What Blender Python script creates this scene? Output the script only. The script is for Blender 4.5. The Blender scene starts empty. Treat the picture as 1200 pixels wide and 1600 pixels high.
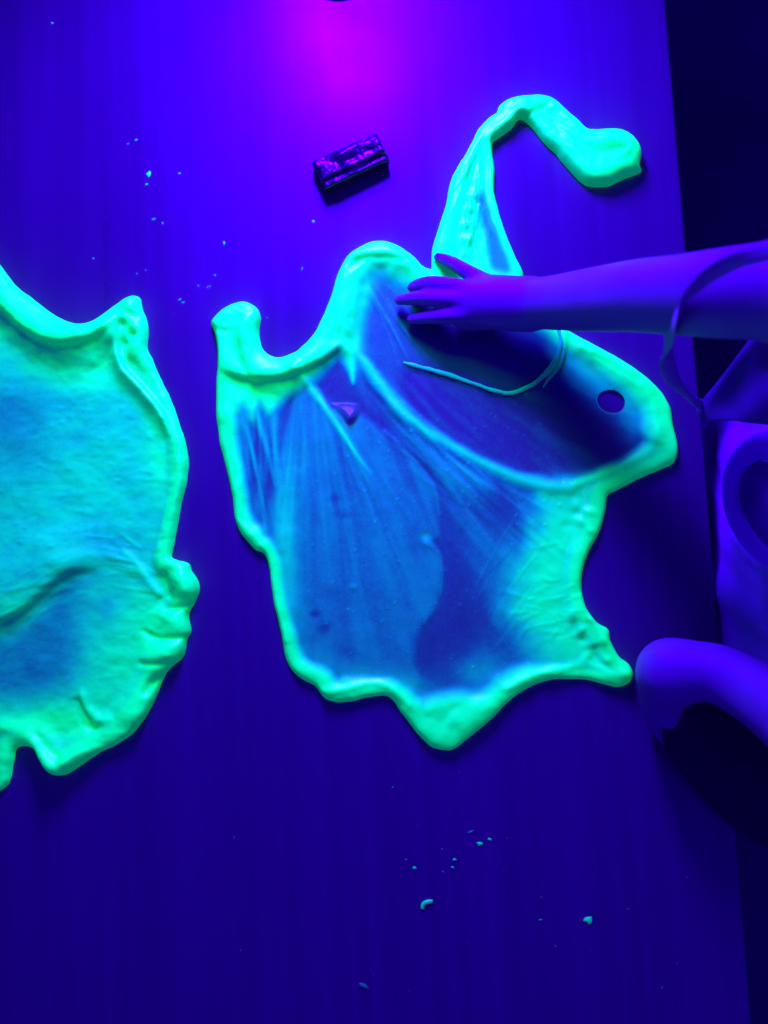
import bpy, math, random
import numpy as np
from mathutils import Vector

random.seed(4); rng = np.random.RandomState(7)
scn = bpy.context.scene
COL = scn.collection

# ------------------------------------------------------------------ camera
FPX, DIST, TILT = 1300.0, 0.87, math.radians(5.0)
FW = np.array([0, math.sin(TILT), -math.cos(TILT)]); UP = np.array([0, math.cos(TILT), math.sin(TILT)])
CAM = -FW * DIST
cd = bpy.data.cameras.new('camera'); cam = bpy.data.objects.new('camera', cd); COL.objects.link(cam)
cd.sensor_fit = 'HORIZONTAL'; cd.sensor_width = 36; cd.lens = 36 * FPX / 1200
cd.clip_start = 0.01; cd.clip_end = 50
cam.location = CAM; cam.rotation_euler = (TILT, 0, 0)
cd.dof.use_dof = True; cd.dof.focus_distance = DIST - 0.01; cd.dof.aperture_fstop = 2.7
scn.camera = cam
scn.render.resolution_x = 768; scn.render.resolution_y = 1024

def P(px, py, z=0.0):
    """point of the place at height z that the photograph shows at (px, py)"""
    px = np.asarray(px, float); py = np.asarray(py, float); z = np.asarray(z, float)
    a = (px - 600) / FPX; b = (800 - py) / FPX
    dx = a; dy = b * UP[1] + FW[1]; dz = b * UP[2] + FW[2]
    t = (z - CAM[2]) / dz
    return np.stack([CAM[0] + dx * t, CAM[1] + dy * t, CAM[2] + dz * t], -1)
def V(px, py, z=0.0): return Vector(P(px, py, z).tolist())

# ------------------------------------------------------------------ light
w = bpy.data.worlds.new('World'); scn.world = w; w.use_nodes = True
bg = w.node_tree.nodes['Background']
bg.inputs[0].default_value = (0.03, 0.0, 1, 1); bg.inputs[1].default_value = 0.98

VIOLET = (0.050, 0.0, 1.0)
def area(name, loc, aim, sx, sy, power, col):
    l = bpy.data.lights.new(name, 'AREA'); l.shape = 'RECTANGLE'; l.size = sx; l.size_y = sy
    l.energy = power; l.color = col
    o = bpy.data.objects.new(name, l); COL.objects.link(o); o.location = loc
    o.rotation_euler = (Vector(aim) - Vector(loc)).to_track_quat('-Z', 'Y').to_euler()
    return o
LAMP = V(512, -320, 0.0) + Vector((0, 0, 0.40))
lamp = area('black_light_lamp', LAMP, V(600, 560, 0), 0.14, 0.26, 28.0, VIOLET); lamp.data.spread = math.radians(112)
# Added green lamp standing in for the slime's fluorescence; lights only slime
glow_fill = area('added_fluorescence_light', LAMP + Vector((0, 0.18, 0.34)), V(560, 800, 0), 0.34, 0.50, 31.0, (0.0, 1.0, 0.30))
fluo = bpy.data.collections.new('fluorescent')
glow_fill.light_linking.receiver_collection = fluo

scn.view_settings.view_transform = 'Standard'; scn.view_settings.look = 'None'
scn.view_settings.exposure = 0; scn.view_settings.gamma = 1; scn.view_settings.use_curve_mapping = False
scn.render.engine = 'CYCLES'

# ------------------------------------------------------------------ helpers
def tag(o, label=None, cat=None, group=None, kind=None):
    if label: o['label'] = label
    if cat: o['category'] = cat
    if group: o['group'] = group
    if kind: o['kind'] = kind
    return o
def mesh_obj(name, verts, faces, mat, parent=None, smooth=True, attr=None):
    me = bpy.data.meshes.new(name)
    verts = np.asarray(verts, np.float32)
    me.from_pydata(verts.tolist() if len(verts) < 5000 else verts, [], faces if isinstance(faces, list) else faces.tolist())
    if smooth: me.shade_smooth()
    if attr:
        for k, a in attr.items():
            me.attributes.new(k, 'FLOAT', 'POINT').data.foreach_set('value', np.asarray(a, np.float32))
    me.materials.append(mat); me.update()
    o = bpy.data.objects.new(name, me); COL.objects.link(o)
    if parent: o.parent = parent
    return o
def empty(name, loc=(0, 0, 0)):
    o = bpy.data.objects.new(name, None); COL.objects.link(o); o.location = loc; o.empty_display_size = .05
    return o
def mat(name):
    m = bpy.data.materials.new(name); m.use_nodes = True
    nt = m.node_tree; nt.nodes.clear()
    return m, nt, nt.nodes.new('ShaderNodeOutputMaterial')
def N(nt, t, **kw):
    n = nt.nodes.new(t)
    for k, v in kw.items(): setattr(n, k, v)
    return n
def ramp(nt, stops, src=None):
    r = N(nt, 'ShaderNodeValToRGB'); e = r.color_ramp.elements
    while len(e) < len(stops): e.new(0.5)
    for el, (p, c) in zip(e, stops):
        el.position = p; el.color = (c if len(c) == 4 else (*c, 1)) if hasattr(c, '__len__') else (c, c, c, 1)
    if src: nt.links.new(src, r.inputs[0])
    return r

# ------------------------------------------------------------------ materials
def m_table():
    m, nt, out = mat('dark_veneer')
    b = N(nt, 'ShaderNodeBsdfPrincipled'); L = nt.links.new
    tc = N(nt, 'ShaderNodeTexCoord')
    mp = N(nt, 'ShaderNodeMapping'); mp.inputs['Scale'].default_value = (70, 1.6, 1); L(tc.outputs['Object'], mp.inputs[0])
    n1 = N(nt, 'ShaderNodeTexNoise'); n1.inputs['Scale'].default_value = 1; n1.inputs['Detail'].default_value = 5; L(mp.outputs[0], n1.inputs['Vector'])
    mp2 = N(nt, 'ShaderNodeMapping'); mp2.inputs['Scale'].default_value = (9, .5, 1); L(tc.outputs['Object'], mp2.inputs[0])
    n2 = N(nt, 'ShaderNodeTexNoise'); n2.inputs['Scale'].default_value = 1; n2.inputs['Detail'].default_value = 3; L(mp2.outputs[0], n2.inputs['Vector'])
    mx = N(nt, 'ShaderNodeMath', operation='MULTIPLY_ADD'); mx.inputs[1].default_value = .28
    L(n2.outputs[0], mx.inputs[0]); 
    h = N(nt, 'ShaderNodeMath', operation='MULTIPLY'); h.inputs[1].default_value = .72; L(n1.outputs[0], h.inputs[0]); L(h.outputs[0], mx.inputs[2])
    r = ramp(nt, [(.32, (.062, .041, .070)), (.5, (.072, .048, .081)), (.68, (.084, .055, .095))], mx.outputs[0])
    L(r.outputs[0], b.inputs['Base Color'])
    n3 = N(nt, 'ShaderNodeTexNoise'); n3.inputs['Scale'].default_value = 6; n3.inputs['Detail'].default_value = 6; L(tc.outputs['Object'], n3.inputs['Vector'])
    rm = N(nt, 'ShaderNodeMath', operation='MULTIPLY_ADD'); rm.inputs[1].default_value = .5; L(mx.outputs[0], rm.inputs[0]); L(n3.outputs[0], rm.inputs[2])
    rr = ramp(nt, [(.50, .25), (1.15, .50)], rm.outputs[0]); rr.color_ramp.elements[1].position = 1.0; L(rr.outputs[0], b.inputs['Roughness'])
    bm = N(nt, 'ShaderNodeBump'); bm.inputs['Strength'].default_value = .12; bm.inputs['Distance'].default_value = .002
    L(mx.outputs[0], bm.inputs['Height']); L(bm.outputs[0], b.inputs['Normal'])
    b.inputs['Specular IOR Level'].default_value = .45
    L(b.outputs[0], out.inputs[0]); return m

def m_slime(name, shift=0.0, film=0.0):
    """fluorescent stretchy slime; the vertex attribute 'thick' is how thick it is stretched"""
    m, nt, out = mat(name); L = nt.links.new
    at = N(nt, 'ShaderNodeAttribute', attribute_name='thick')
    tc = N(nt, 'ShaderNodeTexCoord')
    nz = N(nt, 'ShaderNodeTexNoise'); nz.inputs['Scale'].default_value = 420; nz.inputs['Detail'].default_value = 3; L(tc.outputs['Object'], nz.inputs['Vector'])
    ad = N(nt, 'ShaderNodeMath', operation='MULTIPLY_ADD'); ad.inputs[1].default_value = .10; L(nz.outputs[0], ad.inputs[0])
    sb = N(nt, 'ShaderNodeMath', operation='ADD'); sb.inputs[1].default_value = -.05 + shift; L(at.outputs['Fac'], sb.inputs[0]); L(sb.outputs[0], ad.inputs[2])
    t = ad.outputs[0]
    col = ramp(nt, [(0.0, (.020, .050, .15)), (.25, (.020, .098, .18)), (.40, (.008, .19, .19)), (.55, (.002, .33, .195)), (.75, (0, .52, .165)), (1.0, (0.0, .74, .125))], t)
    alp = ramp(nt, [(0.0, .0), (.12, .16), (.35, .72), (.65, .95), (.85, 1.0)], t)
    b = N(nt, 'ShaderNodeBsdfPrincipled')
    L(col.outputs[0], b.inputs['Base Color']); rgh = ramp(nt, [(.1, .20), (.6, .36)], t); L(rgh.outputs[0], b.inputs['Roughness'])
    b.inputs['Specular IOR Level'].default_value = .34; b.inputs['Specular Tint'].default_value = (1, .05, 1, 1)
    b.inputs['Emission Color'].default_value = (0, 1, .12, 1)
    em = ramp(nt, [(.3, 0.0), (.6, .05), (1.0, .20)], t); L(em.outputs[0], b.inputs['Emission Strength'])
    n2 = N(nt, 'ShaderNodeTexNoise'); n2.inputs['Scale'].default_value = 160; n2.inputs['Detail'].default_value = 5; L(tc.outputs['Object'], n2.inputs['Vector'])
    bm = N(nt, 'ShaderNodeBump'); bm.inputs['Strength'].default_value = .05; bm.inputs['Distance'].default_value = .002
    L(n2.outputs[0], bm.inputs['Height']); L(bm.outputs[0], b.inputs['Normal'])
    tr = N(nt, 'ShaderNodeBsdfTransparent')
    mx = N(nt, 'ShaderNodeMixShader'); L(alp.outputs[0], mx.inputs[0]); L(tr.outputs[0], mx.inputs[1]); L(b.outputs[0], mx.inputs[2])
    L(mx.outputs[0], out.inputs[0]); return m

def m_plain(name, c, rough=.6, spec=.4, bump=0, bscale=200, var=.15, vscale=30, sheen=0, sss=0):
    m, nt, out = mat(name); L = nt.links.new
    b = N(nt, 'ShaderNodeBsdfPrincipled'); tc = N(nt, 'ShaderNodeTexCoord')
    n = N(nt, 'ShaderNodeTexNoise'); n.inputs['Scale'].default_value = vscale; n.inputs['Detail'].default_value = 4; L(tc.outputs['Object'], n.inputs['Vector'])
    r = ramp(nt, [(.3, tuple(x * (1 - var) for x in c)), (.7, tuple(x * (1 + var) for x in c))], n.outputs[0])
    L(r.outputs[0], b.inputs['Base Color']); b.inputs['Roughness'].default_value = rough; b.inputs['Specular IOR Level'].default_value = spec
    if bump:
        n2 = N(nt, 'ShaderNodeTexNoise'); n2.inputs['Scale'].default_value = bscale; n2.inputs['Detail'].default_value = 4; L(tc.outputs['Object'], n2.inputs['Vector'])
        bm = N(nt, 'ShaderNodeBump'); bm.inputs['Strength'].default_value = bump; bm.inputs['Distance'].default_value = .002
        L(n2.outputs[0], bm.inputs['Height']); L(bm.outputs[0], b.inputs['Normal'])
    if sheen: b.inputs['Sheen Weight'].default_value = sheen
    if sss:
        b.inputs['Subsurface Weight'].default_value = sss; b.inputs['Subsurface Radius'].default_value = (.008, .003, .002)
    L(b.outputs[0], out.inputs[0]); return m

MT = m_table()
MS1 = m_slime('fluorescent_slime'); 
MSKIN = m_plain('skin', (.20, .040, .20), .55, .35, .10, 500, .06, 25)
MCLOTH = m_plain('cotton_cloth', (.38, .07, .48), .9, .1, .25, 900, .10, 20, sheen=.2)
MDARK = m_plain('shaded_cloth', (.11, .05, .16), .9, .1, .25, 900, .10, 20)  # cloth darkened in colour for the shade under the reaching arm
MDEEPSHADE = m_plain('deep_shade_cloth', (.025, .015, .03), .9, .1, .25, 900, .10, 20)  # darker still: the bent arm's shadow is put into the colour
MSTRAP = m_plain('strap_cloth', (.30, .24, .28), .8, .2, .2, 900, .10, 40)
MFLOOR = m_plain('dark_floor', (.04, .04, .055), .8, .2, .1, 60, .25, 4)
MBLACK = m_plain('glossy_black_plastic', (.012, .010, .016), .27, .55, .03, 90, .1, 30)
MEDGE = m_plain('table_edging', (.05, .02, .04), .5, .4, .05, 80, .1, 10)
MNAIL = m_plain('nail', (.20, .06, .19), .6, .3, 0, 1, .03, 30)

# ------------------------------------------------------------------ setting: table and floor
TROT = math.radians(2.9)
e0, e1 = V(1040, 0), V(1175, 1600)
TROT = math.atan2(-(e0.x - e1.x), e0.y - e1.y)
table = empty('table', (0, 0, -.74)); tag(table, 'dark wood grained table top under violet black light', 'table')
edge_mid = (e0 + e1) / 2
def table_box(name, x0, x1, y0, y1, z0, z1, m, bev):
    c, s = math.cos(TROT), math.sin(TROT); vs = []
    # rounded slab: profile rings
    k = 4; rings = []
    for i in range(k + 1):
        a = i / k * math.pi / 2; rings.append((bev * (1 - math.sin(a)), z0 + bev * (1 - math.cos(a)) ))
    pts = [(bev * (1 - math.sin(i / k * math.pi / 2)), z0 + bev * (1 - math.cos(i / k * math.pi / 2))) for i in range(k + 1)]
    pts += [(bev * (1 - math.cos(i / k * math.pi / 2)), z1 - bev * (1 - math.sin(i / k * math.pi / 2))) for i in range(k + 1)]
    F = []
    for ins, z in pts:
        for X, Y in ((x0 + ins, y0 + ins), (x1 - ins, y0 + ins), (x1 - ins, y1 - ins), (x0 + ins, y1 - ins)): vs.append((X, Y, z))
    n = len(pts)
    for i in range(n - 1):
        for j in range(4): F.append((i * 4 + j, i * 4 + (j + 1) % 4, (i + 1) * 4 + (j + 1) % 4, (i + 1) * 4 + j))
    F.append((3, 2, 1, 0)); F.append(tuple(range((n - 1) * 4, n * 4)))
    o = mesh_obj(name, vs, F, m, None, smooth=False)
    o.location = (edge_mid.x, edge_mid.y, 0); o.rotation_euler = (0, 0, TROT)
    o.parent = table; o.matrix_parent_inverse = table.matrix_world.inverted() if False else o.matrix_parent_inverse
    o.location = (edge_mid.x, edge_mid.y, .74)
    return o
table_box('tabletop', -1.0, 0, -.85, .85, -.030, 0, MT, .003)
table_box('apron', -.95, -.05, -.8, .8, -.11, -.0302, MEDGE, .003)
for X in (-.95, -.06):
    for Y in (-.80, .74): table_box('leg', X, X + .05, Y, Y + .06, -.739, -.1102, MEDGE, .004)
fl = mesh_obj('floor', [(-4, -4, -.74), (4, -4, -.74), (4, 4, -.74), (-4, 4, -.74)], [(0, 1, 2, 3)], MFLOOR, smooth=False); tag(fl, kind='structure')

# ------------------------------------------------------------------ slime fields (pixel coordinates of the traced outline)
def catmull(pts, n=6, closed=True):
    p = np.array(pts, float); m = len(p); out = []
    for i in range(m if closed else m - 1):
        if closed: a, b, c, d = p[(i - 1) % m], p[i], p[(i + 1) % m], p[(i + 2) % m]
        else: a, b, c, d = p[max(i - 1, 0)], p[i], p[i + 1], p[min(i + 2, m - 1)]
        for k in range(n):
            t = k / n
            out.append(.5 * ((2 * b) + (c - a) * t + (2 * a - 5 * b + 4 * c - d) * t * t + (3 * b - a - 3 * c + d) * t ** 3))
    if not closed: out.append(p[-1])
    return np.array(out)
def vnoise(x, y, seed=0, oct=4):
    r = np.random.RandomState(seed); tab = r.rand(256, 256).astype(np.float32); s = 0; a = 1; tot = 0
    x = np.asarray(x, float); y = np.asarray(y, float)
    for o in range(oct):
        xi = np.floor(x).astype(int); yi = np.floor(y).astype(int); fx = x - xi; fy = y - yi
        fx = fx * fx * (3 - 2 * fx); fy = fy * fy * (3 - 2 * fy)
        g = lambda i, j: tab[(xi + i) % 256, (yi + j) % 256]
        s = s + a * ((g(0, 0) * (1 - fx) + g(1, 0) * fx) * (1 - fy) + (g(0, 1) * (1 - fx) + g(1, 1) * fx) * fy)
        tot += a; a *= .5; x = x * 2.03 + 17; y = y * 2.03 + 5
    return s / tot - .5
def seg_dist(X, Y, pts, closed, vals=None):
    """distance, interpolated value at the nearest point, nearest point, arc parameter"""
    best = np.full(X.shape, 1e9); val = np.zeros(X.shape); nx = np.zeros(X.shape); ny = np.zeros(X.shape); arc = np.zeros(X.shape); global CROSS; CROSS = np.zeros(X.shape)
    m = len(pts); acc = 0
    for i in range(m if closed else m - 1):
        a = pts[i]; b = pts[(i + 1) % m]; d = b[:2] - a[:2]; l2 = max(d @ d, 1e-9)
        t = np.clip(((X - a[0]) * d[0] + (Y - a[1]) * d[1]) / l2, 0, 1)
        qx = a[0] + t * d[0]; qy = a[1] + t * d[1]; dd = (X - qx) ** 2 + (Y - qy) ** 2
        k = dd < best; best = np.where(k, dd, best); nx = np.where(k, qx, nx); ny = np.where(k, qy, ny)
        if vals is not None: val = np.where(k, vals[i] * (1 - t) + vals[(i + 1) % m] * t, val)
        CROSS = np.where(k, d[0] * (Y - a[1]) - d[1] * (X - a[0]), CROSS)
        arc = np.where(k, acc + t * math.sqrt(l2), arc); acc += math.sqrt(l2)
    return np.sqrt(best), val, nx, ny, arc
def inside(X, Y, pts):
    c = np.zeros(X.shape, bool); m = len(pts)
    for i in range(m):
        x0, y0 = pts[i][:2]; x1, y1 = pts[(i + 1) % m][:2]
        if y0 == y1: continue
        c ^= ((y0 > Y) != (y1 > Y)) & (X < (x1 - x0) * (Y - y0) / (y1 - y0) + x0)
    return c
def sm(a, b, x):
    t = np.clip((x - a) / (b - a), 0, 1); return t * t * (3 - 2 * t)
MM = DIST / FPX       # metres per pixel on the table

class Sheet:
    def __init__(s, outline, step=2.5, n=5, jitter=1.2, seed=1):
        o = catmull(outline, n); s.out = o
        al = np.cumsum(np.r_[0, np.hypot(*np.diff(o[:, :2], axis=0).T)])
        o[:, 0] += 3.0 * vnoise(al / 24, al * 0 + 3, seed + 60, 3); o[:, 1] += 3.0 * vnoise(al / 24, al * 0 + 9, seed + 61, 3)
        lo = o[:, :2].min(0) - 2 * step; hi = o[:, :2].max(0) + 2 * step
        gx = np.arange(lo[0], hi[0], step); gy = np.arange(lo[1], hi[1], step)
        s.X, s.Y = np.meshgrid(gx, gy); s.seed = seed
        ins = inside(s.X, s.Y, o)
        d, wv, nx, ny, arc = seg_dist(s.X, s.Y, o, True, o[:, 2])
        q = ins[:-1, :-1].astype(int) + ins[1:, :-1] + ins[:-1, 1:] + ins[1:, 1:]
        s.keep = q > 0
        s.X = np.where(ins, s.X, nx); s.Y = np.where(ins, s.Y, ny); s.d = np.where(ins, d, 0); s.w = np.maximum(wv, 3); s.arc = arc
        s.H = np.zeros(s.X.shape); s.T = np.zeros(s.X.shape)
    def nz(s, sx, sy=None, seed=0, rot=0, oct=4):
        sy = sy or sx; c, q = math.cos(rot), math.sin(rot)
        return vnoise((s.X * c + s.Y * q) / sx + 40, (-s.X * q + s.Y * c) / sy + 40, s.seed * 31 + seed, oct)
    def rim(s, hk=.40, tmax=1.0, fade=2.5):
        w_ = s.w.copy()
        for _ in range(30):
            p = np.pad(w_, 1, mode='edge'); w_ = (4 * w_ + p[:-2, 1:-1] + p[2:, 1:-1] + p[1:-1, :-2] + p[1:-1, 2:]) / 8
        w_ = w_ * (1 + .35 * s.nz(45, seed=70, oct=3))
        u = np.clip(s.d / w_, 0, None)
        prof = np.where(u < .6, np.sqrt(np.clip(1 - (1 - u / .6) ** 2, 0, 1)), 1 - .97 * sm(.6, 2.1, u))
        hh = hk * w_ * MM * (1 + .4 * s.nz(40, seed=71, oct=2))
        s.H = np.maximum(s.H, prof * hh)
        s.T = np.maximum(s.T, tmax * (1 - sm(.75, fade, u)))
    def ridge(s, pts, hk=.5, t=1.0, soft=1.4, n=6):
        """pts: x, y, half width"""
        p = catmull(pts, n, False); d, wv, *_ = seg_dist(s.X, s.Y, p, False, p[:, 2])
        irr = 1 + .5 * s.nz(22, seed=int(pts[0][0]) % 90, oct=3); u = d / np.maximum(wv * irr, .5)
        s.H = s.H * 1 + hk * wv * MM * np.exp(-1.1 * u * u)
        s.T = np.maximum(s.T, t * (.75 * np.exp(-(u / soft) ** 2) + .25 * np.exp(-(u / (soft * 2.4)) ** 2)))
    def fold(s, pts, wide, sharp, h, n=6, side=1):
        """overhanging fold: full height along the line, steep on one side, sloping off over 'wide' on the other"""
        p = catmull(pts, n, False); d, wv, nx, ny, arc = seg_dist(s.X, s.Y, p, False, p[:, 2])
        tot = np.sqrt((np.diff(p[:, :2], axis=0) ** 2).sum(1)).sum(); j = CROSS
        up = (j * side) < 0; ends = sm(0, .2 * tot, arc) * (1 - sm(.8 * tot, tot, arc))
        g = np.where(up, np.exp(-(d / wide) ** 2), 1 - sm(0, sharp, d)) * ends
        s.H = s.H + h * wv * MM * g
        s.T = s.T + .10 * np.where(up, np.exp(-(d / (wide * .3)) ** 2), np.exp(-(d / sharp) ** 2)) * ends
    def crease(s, pts, depth=.5, n=6):
        depth = depth * .8
        p = catmull(pts, n, False); d, wv, *_ = seg_dist(s.X, s.Y, p, False, p[:, 2])
        s.H = s.H - depth * wv * MM * np.exp(-(d / wv) ** 2)
    def blob(s, x, y, rx, ry, t, rot=0, mode='add', h=0, soft=1.0):
        c, q = math.cos(rot), math.sin(rot); u = ((s.X - x) * c + (s.Y - y) * q) / rx; v = (-(s.X - x) * q + (s.Y - y) * c) / ry
        g = np.exp(-(u * u + v * v) ** soft)
        if mode == 'add': s.T = s.T + t * g
        else: s.T = s.T * (1 - g) + t * g
        s.H = s.H + h * MM * g
    def poly(s, pts, t, edge, mode='mix', h=0, warp=0):
        p = catmull(pts, 5); X, Y = s.X, s.Y
        d, *_ = seg_dist(X, Y, p, True); d = np.where(inside(X, Y, p), d, -d)
        if warp: d = d + warp * s.nz(18, seed=77)
        g = sm(-edge, edge, d)
        s.T = s.T * (1 - g) + t * g if mode == 'mix' else s.T + t * g
        s.H = s.H + h * MM * g; return g
    def hole(s, x, y, rx, ry, rot=0):
        c, q = math.cos(rot), math.sin(rot)
        u = ((s.X - x) * c + (s.Y - y) * q) / rx; v = (-(s.X - x) * q + (s.Y - y) * c) / ry
        r = np.sqrt(u * u + v * v); ins = r < 1
        quad = ins[:-1, :-1] & ins[1:, :-1] & ins[:-1, 1:] & ins[1:, 1:]
        s.keep &= ~quad
        k = ins & (r > .6); f = np.where(k, 1 / np.maximum(r, 1e-6), 1)
        s.X = np.where(k, x + (s.X - x) * f, s.X); s.Y = np.where(k, y + (s.Y - y) * f, s.Y)
        s.T = np.maximum(s.T, .5 * np.exp(-((np.maximum(r, 1) - 1) / .12) ** 2))
    def soften(s, n=3):
        for f in ('H', 'T'):
            a = getattr(s, f)
            for _ in range(n):
                p = np.pad(a, 1, mode='edge'); a = (4 * a + p[:-2, 1:-1] + p[2:, 1:-1] + p[1:-1, :-2] + p[1:-1, 2:]) / 8
            setattr(s, f, a)
    def fibres(s, starts, n, length, ang, wid=(1.0, 2.0), t=(.03, .11), h=.5, sd=1, bend=.35):
        rg = np.random.RandomState(sd)
        for _ in range(n):
            x0, y0, spread = starts[rg.randint(len(starts))]
            x = x0 + rg.randn() * spread; y = y0 + rg.randn() * spread; a = rg.uniform(*ang); l = rg.uniform(*length); pts = []
            bnd = rg.uniform(-bend, bend)
            for k in range(6):
                u = k / 5; pts.append((x + math.sin(a + bnd * u) * l * u, y + math.cos(a + bnd * u) * l * u, 1))
            p = catmull(pts, 4, False); lo = p[:, :2].min(0) - 8; hi = p[:, :2].max(0) + 8
            k = (s.X > lo[0]) & (s.X < hi[0]) & (s.Y > lo[1]) & (s.Y < hi[1])
            if not k.any(): continue
            X, Y = s.X[k], s.Y[k]; d, _, _, _, arc = seg_dist(X, Y, p, False)
            w_ = rg.uniform(*wid); g = np.exp(-(d / w_) ** 2) * np.sin(np.clip(arc / l, 0, 1) * math.pi) ** .7
            s.T[k] += rg.uniform(*t) * g * (1 if rg.rand() < .75 else -.7); s.H[k] += h * w_ * MM * g
    def build(s, name, m, parent, base=.0012, edge=7, zoff=0):
        H = np.maximum(s.H, 0) + base
        e = np.sqrt(np.clip(1 - (1 - np.clip(s.d / edge, 0, 1)) ** 2, 0, 1))
        H = H * e + .0004 + zoff
        ids = -np.ones(s.X.shape, int); use = np.zeros(s.X.shape, bool); k = s.keep
        for a, b in ((0, 0), (1, 0), (0, 1), (1, 1)):
            use[a:a + k.shape[0], b:b + k.shape[1]] |= k
        ids[use] = np.arange(use.sum())
        v = P(s.X[use], s.Y[use], 0.0); v[:, 2] = H[use]
        f = np.stack([ids[1:, :-1][k], ids[1:, 1:][k], ids[:-1, 1:][k], ids[:-1, :-1][k]], -1)
        o = mesh_obj(name, v, f, m, parent, True, {'thick': np.clip(s.T[use], 0, 1)})
        fluo.objects.link(o); return o

# ------------------------------------------------------------------ slime sheet in the middle
OUT1 = [(330,505,14),(340,492,16),(363,475,20),(383,472,24),(402,482,24),(408,498,22),(406,520,26),(409,541,30),(420,554,34),(436,559,36),(453,554,34),(470,544,32),
 (490,523,30),(503,497,30),(517,463,32),(525,437,32),(537,410,32),(560,387,32),(587,377,32),(610,379,34),(630,388,34),(647,403,32),(662,417,28),
 (690,424,25),(740,432,22),(800,445,20),(845,480,20),(885,514,22),(920,534,24),(970,562,28),(1010,590,30),(1035,615,32),(1047,640,34),(1053,670,34),(1058,697,34),
 (1053,722,30),(1032,733,24),(997,748,20),(962,766,20),(949,775,22),(946,797,24),(940,819,26),(931,840,24),(918,866,22),(910,889,20),(908,919,20),(914,945,22),(931,972,24),
 (949,982,22),(953,999,22),(966,1024,24),(982,1037,26),(988,1052,26),(982,1067,24),(962,1073,20),(935,1066,18),(901,1061,17),(865,1062,18),(830,1072,22),(795,1095,28),(765,1125,34),
 (730,1155,38),(710,1169,38),(694,1172,38),(675,1167,36),(655,1149,32),(632,1120,26),(615,1095,20),(600,1087,18),(570,1090,22),(545,1096,26),(525,1097,26),(507,1090,24),(492,1072,22),
 (466,1056,20),(447,1030,17),(440,990,14),(427,940,13),(421,885,13),(412,865,14),(398,858,18),(380,837,20),(368,813,18),(363,777,17),(353,727,17),(343,687,18),(338,643,20),(339,593,20),(340,560,18),(337,527,16)]
s1 = empty('slime_sheet', V(640, 800, 0)); tag(s1, 'green glowing slime sheet with a curled tail and a hole, under the hand', 'slime')
S = Sheet(OUT1, 2.0, 5, seed=1)
S.T[:] = .20
fan = np.arctan2(S.X - 500, S.Y - 480); rad = np.hypot(S.X - 500, S.Y - 480)
streak = vnoise(fan * 16 + .9 * S.nz(60, seed=8) + 60, rad / 170, 51, 4); streak2 = vnoise(np.arctan2(S.X - 520, S.Y - 470) * 22 + .8 * S.nz(50, seed=9) + 60, rad / 120, 52, 4)
# broad film regions
S.poly([(455,640),(480,598),(520,640),(545,632),(600,672),(640,712),(676,755),(688,800),(686,838),(678,846),(690,868),(692,905),(684,948),(660,985),(650,1030),(650,1075),(540,1080),(470,1030),(440,950),(430,800)], .335, 5, h=1.5)
S.T += .20 * streak * sm(560, 700, S.Y) * (1 - sm(660, 720, S.X))
S.poly([(575,440),(600,420),(640,480),(680,560),(690,600),(640,640),(590,590),(565,540)], .25, 22)
S.poly([(640,570),(800,600),(900,640),(1010,640),(1005,690),(960,735),(870,752),(790,730),(700,690),(630,640)], .13, 16)
S.poly([(490,580),(540,560),(560,610),(600,670),(545,632),(515,625)], .14, 8)
S.poly([(560,600),(620,660),(720,720),(820,770),(820,850),(770,830),(700,760),(640,700),(590,650)], .255, 18)
S.T += .26 * streak2 * sm(520, 640, S.X - .25 * (S.Y - 640)) * sm(560, 620, S.Y)
S.poly([(690,770),(790,790),(812,850),(760,860),(705,840)], .19, 22)
S.poly([(655,985),(685,950),(700,880),(735,920),(760,960),(745,1000),(715,1060),(700,1085),(668,1075),(650,1040)], .17, 18)
S.poly([(700,760),(740,800),(850,900),(870,1010),(800,1010),(760,930)], .36, 45)
# gathered thick lobes
S.poly([(345,575),(380,570),(440,590),(480,580),(478,600),(440,625),(420,650),(405,632),(395,660),(380,632),(370,650),(345,640)], .92, 12, h=4, warp=8)
S.poly([(815,870),(850,790),(880,765),(948,768),(950,800),(935,845),(915,880),(912,940),(960,1010),(985,1050),(940,1055),(860,1050),(830,1000),(800,950)], .90, 48, h=3, warp=26)
S.poly([(840,770),(900,755),(948,760),(935,800),(880,800)], .80, 22)
S.poly([(640,1110),(700,1085),(760,1085),(800,1075),(760,1130),(700,1168),(665,1155)], .95, 16, h=9)
S.blob(430, 800, 26, 210, .18); S.blob(452, 900, 16, 160, .20); S.blob(385, 760, 22, 110, .16)
S.blob(400, 720, 9, 60, -.18, .1); S.blob(425, 730, 7, 70, -.16, .12)
S.blob(930, 590, 70, 26, .38, .6); S.blob(990, 640, 28, 60, .25); S.blob(905, 560, 60, 20, .2, .5)
S.blob(480, 1040, 50, 30, .12); S.blob(590, 1060, 70, 22, .16); S.blob(760, 1050, 60, 30, .25); S.blob(640, 1080, 60, 18, .2)
S.blob(565, 470, 14, 60, .55, .25); S.blob(552, 540, 16, 40, .5, -.1); S.blob(620, 425, 50, 18, .55, .4); S.blob(660, 440, 30, 20, .5)
S.rim()
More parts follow.
